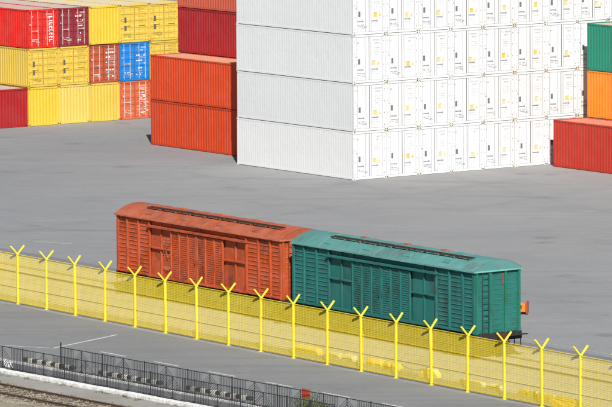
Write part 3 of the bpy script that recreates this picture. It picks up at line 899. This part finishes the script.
bo = MB().tube((0, 0, 0), (0, 0, 1.25), .04, 8).tube((0, 0, 0), (0, 0, .04), .12, 10)
tag(add('slim_post', bo, None, M_CONC, (.66, .36, .05), loc=wpt(26.95, -4.1, .001)), 'slim orange post standing behind the mesh fence between yellow blocks', 'post')
rp = MB(); prev = None
for k in range(15):
    t = k / 14; p = (t * 2.0, 0, .30 - .9 * t * (1 - t) * .85 + (.1 * t))
    p = (p[0], 0, max(p[2], .02))
    if prev: rp.tube(prev, p, .022, 5)
    prev = p
tag(add('slack_rope', rp, None, M_DARK, loc=wpt(30.3, -4.4, 0), rz=-TW), 'dark slack rope hanging between yellow blocks behind the fence', 'rope')

# ------------------------------------------------------------------ orange box beyond the wagons
ob = empty('orange_box', wpt(18.2, 11.35, 0) + Vector((.13, 0, 0)), -.12)
tag(ob, 'small orange steel box on the asphalt beyond the teal wagon end', 'box')
add('shell', MB().cbox(-.62, .22, -.28, .28, .14, .50, .025), ob, M_CONT, (.85, .2, .02))
add('flange', MB().cbox(.22, .31, -.36, .36, .06, .62, .02), ob, M_CONT, (.42, .075, .015))
add('lid', MB().cbox(-.50, .1, -.2, .2, .50, .53, .02), ob, M_CONT, (.8, .24, .05))
add('latch', MB().box(-.1, .02, -.30, -.28, .3, .46), ob, M_DARK)
for x in (-.45, -.02): add('foot', MB().box(x - .06, x + .06, -.26, .26, 0, .14), ob, M_DARK)

# ------------------------------------------------------------------ red board, shrub, wire loops
rb = empty('red_board', wpt(38.55, bn(38.55) + .16), -TW)
tag(rb, 'small red board on two stakes behind the railing and shrub', 'board')
add('panel', MB().cbox(-.30, .30, -.012, .012, .72, 1.14, .01), rb, M_PRINT, (.62, .05, .02))
for x in (-.22, .22): add('stake', MB().box(x - .02, x + .02, .013, .05, 0, 1.1), rb, M_DARK)

def leafmat():
    m, t, b = base_mat('shrub_leaf')
    oi = N(t, 'ShaderNodeNewGeometry')
    c = mix(t, ramp(t, noise(t, oi.outputs['Position'], 6., 3, .6), .35, .65), (.05, .085, .02), (.14, .17, .035))
    c = mix(t, ramp(t, noise(t, oi.outputs['Position'], 21., 2, .6), .55, .7, 0, .5), c, (.22, .17, .05))
    t.links.new(c, b.inputs['Base Color']); b.inputs['Roughness'].default_value = .55
    tr = N(t, 'ShaderNodeBsdfTranslucent'); t.links.new(c, tr.inputs['Color'])
    ms = N(t, 'ShaderNodeMixShader'); ms.inputs[0].default_value = .3
    t.links.new(b.outputs[0], ms.inputs[1]); t.links.new(tr.outputs[0], ms.inputs[2])
    t.links.new(ms.outputs[0], t.nodes['Material Output'].inputs['Surface'])
    return m
M_LEAF = leafmat()
def shrub(x, n, w, h, label, seed):
    rr = random.Random(seed)
    root = empty('shrub', wpt(x, n, 0), 0)
    tag(root, label, 'shrub', 'shrubs by the railing')
    tips = []; st = MB()
    for k in range(26):
        a = rr.uniform(0, 6.283); r = rr.uniform(.1, 1) * w; hh = h * rr.uniform(.55, 1.0) * (1 - .3 * (r / w) ** 2)
        p0 = Vector((rr.uniform(-.1, .1), rr.uniform(-.1, .1), 0)); p1 = Vector((r * math.cos(a) * .6, r * math.sin(a) * .6, hh * .6)); p2 = Vector((r * math.cos(a), r * math.sin(a), hh))
        st.tube(p0, p1, .012, 4, .008).tube(p1, p2, .008, 4, .003)
        tips += [(p0.lerp(p1, .6), .10), (p1, .13), (p1.lerp(p2, .5), .14), (p2, .12)]
    add('stem', st, root, M_WOOD)
    lf = MB()
    for c, s in tips:
        for q in range(24):
            p = c + Vector((rr.gauss(0, s), rr.gauss(0, s), rr.gauss(0, s * .8)))
            if p.z < .03: continue
            d = Vector((rr.gauss(0, 1), rr.gauss(0, 1), rr.gauss(.2, .7))).normalized(); a = d.orthogonal().normalized()
            e = rr.uniform(.035, .07)
            lf.quad(p, p + d * e * .5 + a * e * .32, p + d * e, p + d * e * .5 - a * e * .32)
    add('foliage', lf, root, M_LEAF)
shrub(40.1, -16.3, .68, 1.22, 'green shrub with yellowish leaves before the red board', 1)
shrub(41.15, -16.3, .45, 1.0, 'smaller dark green shrub right of the yellowish one', 2)

wl = empty('wire_loops', wpt(18.75, -17.75, .008), -TW)
tag(wl, 'tangle of white wire loops between the railings at the left edge', 'wire')
for k in range(5):
    m = MB(); prev = None; r = R.uniform(.09, .16); cx_, cz = R.uniform(-.25, .3), r + .01; yaw = R.uniform(0, 3.1)
    for q in range(17):
        a = 2 * math.pi * q / 16; p = (cx_ + r * math.cos(a) * math.cos(yaw), r * math.cos(a) * math.sin(yaw) * .7, cz + r * math.sin(a))
        if prev: m.tube(prev, p, .016, 5)
        prev = p
    add('loop', m, wl, M_PRINT, (.75, .75, .73))
